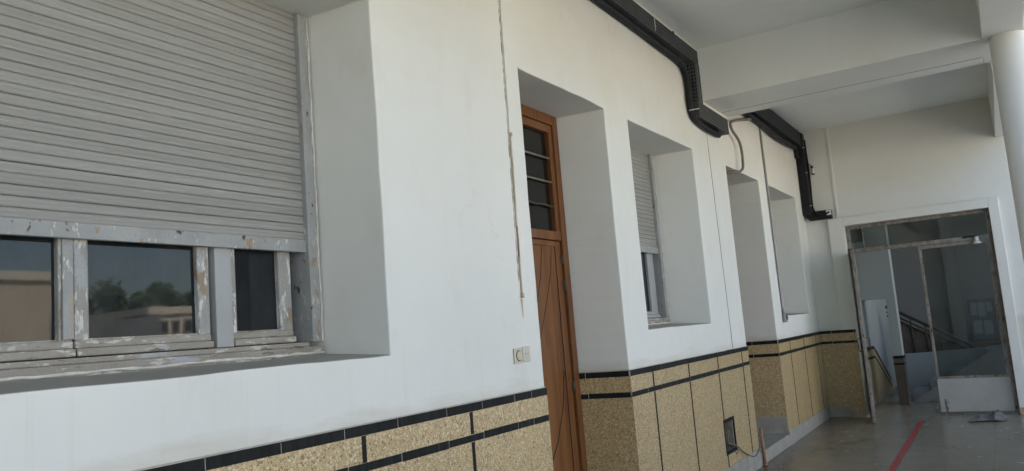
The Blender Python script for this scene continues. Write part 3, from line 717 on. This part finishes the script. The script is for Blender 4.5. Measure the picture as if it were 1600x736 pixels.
m = MB(); m.tube([(.014, 10.52+.04*i/12, 4.0-(4.0-1.6)*i/12) for i in range(13)], .006, 6); m.build('cable', 'pipep', t)
m = MB(); m.box(.001, .045, 10.535, 10.625, 1.47, 1.575); so = m.build('socket', 'pipeg', t, bevel=.006)
MB().tube([(.0455, 10.60, 1.525), (.052, 10.60, 1.525)], .03, 14).build('socket_hole', 'dark', so)
# ------------------------------------------------------------------ switches left of the door
def plate(y0, y1, z0, z1, name, label, cat):
    t = thing(name, label, cat, (0, (y0+y1)/2, z0))
    MB().box(.0005, .009, y0, y1, z0, z1).build('plate', 'plastic', t, bevel=.003)
    return t
s = plate(3.932, 4.022, 1.430, 1.518, 'dial_switch', 'square wall switch with a round yellowed dial, left of the pair', 'switch')
yc, zc = 3.979, 1.474
m = MB(); m.tube([(.0092, yc, zc), (.014, yc, zc)], .026, 24); m.build('dial', 'dial', s)
m = MB(); m.tube([(.0100, yc+.028*math.cos(a*math.pi/16), zc+.028*math.sin(a*math.pi/16)) for a in range(33)], .0022, 6); m.build('dial_ring', 'dark', s)
for dz in (.029, -.0315): MB().box(.0092, .0105, yc-.035, yc+.035, zc+dz, zc+dz+.0025).build('plate_seam', 'crack', s)
s = plate(4.028, 4.112, 1.434, 1.522, 'blank_plate', 'square cream cover plate with two small screws, right of the dial switch', 'cover plate')
for y in (4.058, 4.084): MB().tube([(.0085, y, 1.48), (.0105, y, 1.48)], .004, 8).build('screw', 'crack', s)

# ------------------------------------------------------------------ junction box wires, copper stub, floor marks, rag
w_ = MB()
w_.tube(hose([(-.09, 7.75, .56), (-.06, 7.80, .47), (-.02, 7.86, .50), (-.03, 7.82, .40), (.002, 7.9, .36)], .01), .006, 6)
w_.tube(hose([(-.09, 7.86, .40), (-.02, 7.90, .375), (.018, 7.935, .352), (.02, 8.15, .25), (.022, 8.46, .158), (.025, 8.60, .160), (.026, 8.73, .21), (.028, 8.765, .26)], .01), .0055, 6)
w_.tube(hose([(-.04, 7.88, .37), (.018, 7.93, .34), (.022, 7.94, .285), (.022, 7.90, .275), (.018, 7.885, .32)], .01), .004, 6)
centred(w_, 'loose_wire', 'flex', (.02, 8.1, .15), 'loose grey wires trailing from the open wall box along the baseboard', 'wire')
centred(MB().tube([(.035, 8.82, 0.001), (.034, 8.82, .20), (.030, 8.818, .39)], .016, 12).tube([(.035, 8.82, .001), (.035, 8.82, .03)], .03, 12), 'pipe_stub', 'copper', (.035, 8.82, 0),
        'short copper coloured pipe stub rising from the floor at the recess corner', 'pipe')
m = MB(); n = 30; pp = [(1.278+.004*math.sin(i*1.7), 5.5+(12.25-5.5)*i/n) for i in range(n+1)]
for (a, b2) in zip(pp[:-1], pp[1:]): m.quad((a[0]-.034, a[1], .004), (a[0]+.034, a[1], .004), (b2[0]+.034, b2[1], .004), (b2[0]-.034, b2[1], .004))
struct(m.build('floor_marking', 'red', merge=True))
m = MB()
q = [(.66+.09*math.cos(a)*(1+.35*math.sin(3*a))+.05*math.sin(a), 10.5+.24*math.sin(a)*(1+.2*math.cos(2*a)), .004) for a in [i*2*math.pi/24 for i in range(24)]]
m.quad(*q); struct(m.build('floor_stain', 'yellow'))
def rag():
    bm = bmesh.new(); bmesh.ops.create_grid(bm, x_segments=44, y_segments=30, size=.5)
    from mathutils import noise as N
    for v in bm.verts:
        x, y = v.co.x*.42, v.co.y*.40
        x0, y0 = v.co.x*2, v.co.y*2
        edge = max(0, 1-max(abs(x0), abs(y0))**4)
        ridge = 1-abs(N.noise(Vector((x0*1.5+y0*.8, y0*1.2, 3))))*2.2
        h = .02+.05*max(0, ridge)**2+.07*math.exp(-((x0-.55)**2/.16+(y0+.1)**2/.35))*(1+.8*N.noise(Vector((x0*3, y0*3, 7))))+.02*abs(N.noise(Vector((x0*5, y0*5, 9))))
        rim = 1+.22*N.noise(Vector((x0*1.6, y0*1.6, 20)))
        v.co = Vector((x*rim+.05*y0, y*.8*rim, .007+h*(.25+.75*edge)))
    me = bpy.data.meshes.new('rag'); bm.to_mesh(me); bm.free()
    for p in me.polygons: p.use_smooth = True
    me.materials.append(M['rag'])
    o = bpy.data.objects.new('cleaning_rag', me); COL.objects.link(o); o.location = (2.06, 12.2, 0); o.rotation_euler = (0, 0, .15)
    s = o.modifiers.new('thick', 'SOLIDIFY'); s.thickness = .006
    tag(o, 'crumpled grey floor cloth lying in front of the closed door leaf', 'cloth')
rag()

# ------------------------------------------------------------------ stair hall seen through the end door
w = thing('stair_hall_wall', 'pale side wall of the stair hall with stripes that slope downwards', 'wall', (.45, 15, 0))
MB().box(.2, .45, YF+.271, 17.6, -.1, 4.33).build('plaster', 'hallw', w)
m = MB(); m.box(.45, .456, YF+.3, 14.88, .02, .86); m.hexa([(.45, 14.88, .02), (.45, 17.5, .02), (.45, 17.5, -.1+.06), (.45, 14.88, .86)], (.006, 0, 0))
m = MB(); m.hexa([(.45, YF+.3, .02), (.45, 14.88, .02), (.45, 14.88, .87), (.45, YF+.3, .92)], (.006, 0, 0)); m.hexa([(.45, 14.882, .02), (.45, 16.9, .02), (.45, 16.9, .04), (.45, 14.882, .868)], (.006, 0, 0))
m.build('dado_panel', 'terr', w)
m = MB()
for dz, h in ((0, .05), (-.15, .035)):
    m.hexa([(.45, YF+.3, .905+dz), (.45, 14.88, .86+dz), (.45, 14.88, .86+h+dz), (.45, YF+.3, .905+h+dz)], (.010, 0, 0))
    m.hexa([(.45, 14.881, .86+dz), (.45, 16.6, .17+dz*.7), (.45, 16.6, .17+h+dz*.7), (.45, 14.881, .86+h+dz)], (.0102, 0, 0))
m.build('black_tile_band', 'black', w)
w = thing('stair_hall_pier', 'pale pier with brown base between the side wall and the stair', 'pier', (.89, 14.35, 0))
m = MB(); m.box(.452, .95, 14.2, 14.5, 1.68, 4.329); m.box(.815, .9495, 14.202, 14.498, .002, 1.6795); m.build('plaster', 'hallw', w, bevel=.005)
m = MB(); m.box(.809, .956, 14.194, 14.5, .003, .72); m.build('dado_panel', 'grill', w)
m = MB(); m.box(.806, .959, 14.190, 14.5, .7205, .765); m.box(.806, .959, 14.189, 14.4, .62, .652); m.build('black_tile_band', 'black', w)
w = thing('stair_hall_back_wall', 'dim grey back wall of the stair hall behind the stair', 'wall', (2, 17.6, 0))
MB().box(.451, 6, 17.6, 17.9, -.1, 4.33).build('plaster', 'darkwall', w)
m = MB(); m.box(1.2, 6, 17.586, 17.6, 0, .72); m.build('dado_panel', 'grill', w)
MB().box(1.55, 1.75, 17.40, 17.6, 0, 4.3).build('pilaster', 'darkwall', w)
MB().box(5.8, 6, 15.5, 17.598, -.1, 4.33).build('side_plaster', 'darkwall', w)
b = thing('stair_hall_beam', 'pale beam under the dim stair hall ceiling', 'beam', (2, 15.9, 3.7))
MB().hexa([(.952, 15.0, 3.55), (3.2, 16.4, 3.55), (3.2, 16.4, 4.3), (.952, 15.0, 4.3)], (-.12, .25, 0)).build('beam_body', 'hallw', b)
# staircase
s = thing('staircase', 'dim staircase with dark railing rising behind the open doorway', 'staircase', (1.5, 15.5, 0))
m = MB()
for i in range(7): m.box(.97+.28*i, .97+.28*(i+1)+.02, 14.55, 15.55, .0, .155*(i+1))
m.build('flight', 'sky_steps', s, bevel=.006)
m = MB(); m.hexa([(.96, 14.50, .0), (1.20, 14.50, .0), (3.0, 14.50, 1.12), (3.0, 14.50, 1.28), (.96, 14.5, .12)][:4], (0, .045, 0)); m.build('stringer', 'sky_steps', s)
m = MB(); m.hexa([(.80, 15.6, 0), (3.2, 15.6, 0), (3.2, 15.6, .78), (.80, 15.6, .70)], (0, .12, 0)); m.build('spine_wall', 'hallw', s)
m = MB(); m.hexa([(.70, 16.0, .62), (3.0, 16.0, .45), (3.0, 16.0, .10), (.70, 16, 1.30)][:2]+[(2.1, 16.0, .55), (.70, 16.0, 1.32)], (0, .05, 0)); m.build('balustrade_panel', 'grill', s)
m = MB()
for o, r in ((0, .028), (-.10, .014), (-.17, .014)): m.tube([(.60, 15.98, 1.55+o), (2.3, 15.98, .51+o)], r, 8)
m.build('handrail', 'iron', s)
for i in range(6):
    x = .75+.22*i; z = 1.55-(x-.6)*.612
    MB().tube([(x, 15.975, .62), (x, 15.975, z)], .012, 8).build('baluster', 'iron', s)
n_ = thing('notice_board', 'dark blue notice board hanging on the stair hall back wall', 'notice board', (2.06, 17.58, .78))
MB().box(1.83, 2.28, 17.555, 17.598, .76, 1.55).build('frame', 'card', n_, bevel=.004)
MB().box(1.86, 2.25, 17.548, 17.5545, .79, 1.52).build('panel', 'board', n_)
for (a, b2, c, e) in ((1.88, 1.98, 1.25, 1.48), (2.0, 2.12, 1.22, 1.48), (2.14, 2.23, 1.3, 1.47), (1.89, 2.03, .9, 1.15), (2.06, 2.2, .88, 1.14)):
    MB().box(a, b2, 17.546, 17.5478, c, e).build('paper', 'boardw', n_)

# ------------------------------------------------------------------ courtyard, seen only as reflection and as light
def block(name, label, x0, x1, y0, y1, h, mat, wins, group=None):
    t = thing(name, label, 'building', (x0, (y0+y1)/2, -.17), group)
    MB().box(x0, x1, y0, y1, -.17, h).build('wall', mat, t)
    MB().box(x0-.15, x1+.15, y0-.15, y1+.15, h+.001, h+.30).build('roof', 'facade2', t)
    for (yy, zz, ww, hh) in wins:
        f = MB().box(x0-.06, x0-.001, yy, yy+ww, zz, zz+hh).build('window', 'barw', t)
        MB().box(x0-.066, x0-.0605, yy+.08, yy+ww-.08, zz+.08, zz+hh-.08).build('pane', 'pane', f)
block('courtyard_building', 'tan flat roofed block across the courtyard, mirrored in the left pane', 25, 33, -14, 15.75, 4.75, 'facade', [(-10+3.2*i, 1.0, 1.4, 1.5) for i in range(7)])
block('courtyard_building', 'low cream building with a row of dark openings, mirrored in the middle pane', 27, 35, 20.9, 34, 3.62, 'facade2', [(21.3+.62*i, 2.75, .42, .62) for i in range(18)])
centred(MB().box(4.2, 4.5, 6.46, 6.98, -.17, 5.2).box(4.12, 4.58, 6.38, 7.06, 5.2005, 5.34), 'courtyard_pillar', 'darkwall', (4.35, 6.72, -.17), 'tall dark square pillar outside the corridor, mirrored in the right pane', 'pillar', bevel=.01)
wl = thing('courtyard_wall', 'long grey boundary wall mirrored low in the window', 'wall', (30, 26, -.17))
MB().box(26.4, 26.8, 15.9, 21.0, -.17, 3.45).build('masonry', 'darkwall', wl)
def leaf_tree(name, label, loc, h, rx, seed, n):
    rnd = random.Random(seed)
    t = thing(name, label, 'tree', loc, 'trees beyond the courtyard')
    x, y, z = loc
    m = MB(); m.tube([(x, y, z), (x+.1, y-.1, z+h*.25), (x, y+.1, z+h*.5), (x+.1, y, z+h*.75)], .2, 8, radii=[.28, .2, .14, .05])
    for k in range(7):
        a = rnd.uniform(0, 6.28); s = z+h*rnd.uniform(.3, .55)
        m.tube([(x, y, s), (x+rx*.4*math.cos(a), y+rx*.4*math.sin(a), s+h*.16), (x+rx*.75*math.cos(a), y+rx*.75*math.sin(a), s+h*.26)], .06, 6, radii=[.1, .06, .02])
    m.build('trunk', 'bark', t)
    m = MB()
    clumps = [(rnd.uniform(-.8, .8)*rx, rnd.uniform(-.9, .9)*rx, h*rnd.uniform(.42, .93), rnd.uniform(.18, .36)*rx) for _ in range(26)]
    for i in range(n):
        cx, cy, cz, cr = rnd.choice(clumps)
        d = Vector((rnd.gauss(0, 1), rnd.gauss(0, 1), rnd.gauss(0, .8))).normalized()*cr*rnd.random()**.4
        p = Vector((x+cx, y+cy, z+cz))+d; s = rnd.uniform(.10, .22)
        u = Vector((rnd.gauss(0, 1), rnd.gauss(0, 1), rnd.gauss(0, 1))).normalized(); w2 = u.orthogonal().normalized()
        m.quad(p-u*s, p+w2*s*.5, p+u*s, p-w2*s*.5)
    m.build('crown', 'leaf', t)
leaf_tree('broadleaf_tree', 'dense dark tree behind the boundary wall, mirrored in the middle pane', (38, 27.9, -.17), 6.3, 2.6, 1, 9000)
leaf_tree('broadleaf_tree', 'smaller dark tree right of the dense one in the mirrored view', (38.5, 33.0, -.17), 6.0, 2.0, 2, 5000)

# ------------------------------------------------------------------ light
SUN_EL, SUN_DIR = 46, Vector((-.97, -.22, 0)).normalized()
w = bpy.data.worlds.new('World'); SC.world = w; w.use_nodes = True
nt = w.node_tree; bg = nt.nodes['Background']
sky = nt.nodes.new('ShaderNodeTexSky'); sky.sky_type = 'NISHITA'; sky.sun_disc = False
sky.sun_elevation = R(SUN_EL); sky.sun_rotation = math.atan2(SUN_DIR.x, SUN_DIR.y)
sky.air_density = 1.0; sky.dust_density = 1.8; sky.ozone_density = .7
nt.links.new(sky.outputs[0], bg.inputs[0]); bg.inputs[1].default_value = .085
ld = bpy.data.lights.new('sun', 'SUN'); ld.energy = 4.8; ld.angle = R(.53); ld.color = (1, .97, .92)
lo = bpy.data.objects.new('sun', ld); COL.objects.link(lo); lo.location = (-20, -15, 30)
sd = Vector((SUN_DIR.x*math.cos(R(SUN_EL)), SUN_DIR.y*math.cos(R(SUN_EL)), math.sin(R(SUN_EL))))
lo.rotation_euler = sd.to_track_quat('Z', 'Y').to_euler()

# ------------------------------------------------------------------ camera
cd = bpy.data.cameras.new('camera'); cam = bpy.data.objects.new('camera', cd); COL.objects.link(cam)
yaw, pit, rol = .53750885, .12166486, -.08100634
fw = Vector((-math.sin(yaw)*math.cos(pit), math.cos(yaw)*math.cos(pit), math.sin(pit)))
r0 = Vector((math.cos(yaw), math.sin(yaw), 0)); u0 = r0.cross(fw)
rr = r0*math.cos(rol)+u0*math.sin(rol); uu = u0*math.cos(rol)-r0*math.sin(rol)
cam.matrix_world = Matrix(((rr.x, uu.x, -fw.x, 2.4), (rr.y, uu.y, -fw.y, 0), (rr.z, uu.z, -fw.z, 1.6), (0, 0, 0, 1)))
cd.sensor_width = 36; cd.lens = 36*1254.908/1600; cd.clip_start = .05; cd.clip_end = 1000
SC.camera = cam
for o in COL.objects:
    if '_o' in o: del o['_o']
SC.render.resolution_x, SC.render.resolution_y = 1024, 471
SC.cycles.max_bounces = 10; SC.cycles.diffuse_bounces = 6
SC.view_settings.view_transform = 'Standard'; SC.view_settings.look = 'None'
SC.view_settings.exposure = 2.5; SC.view_settings.gamma = 1
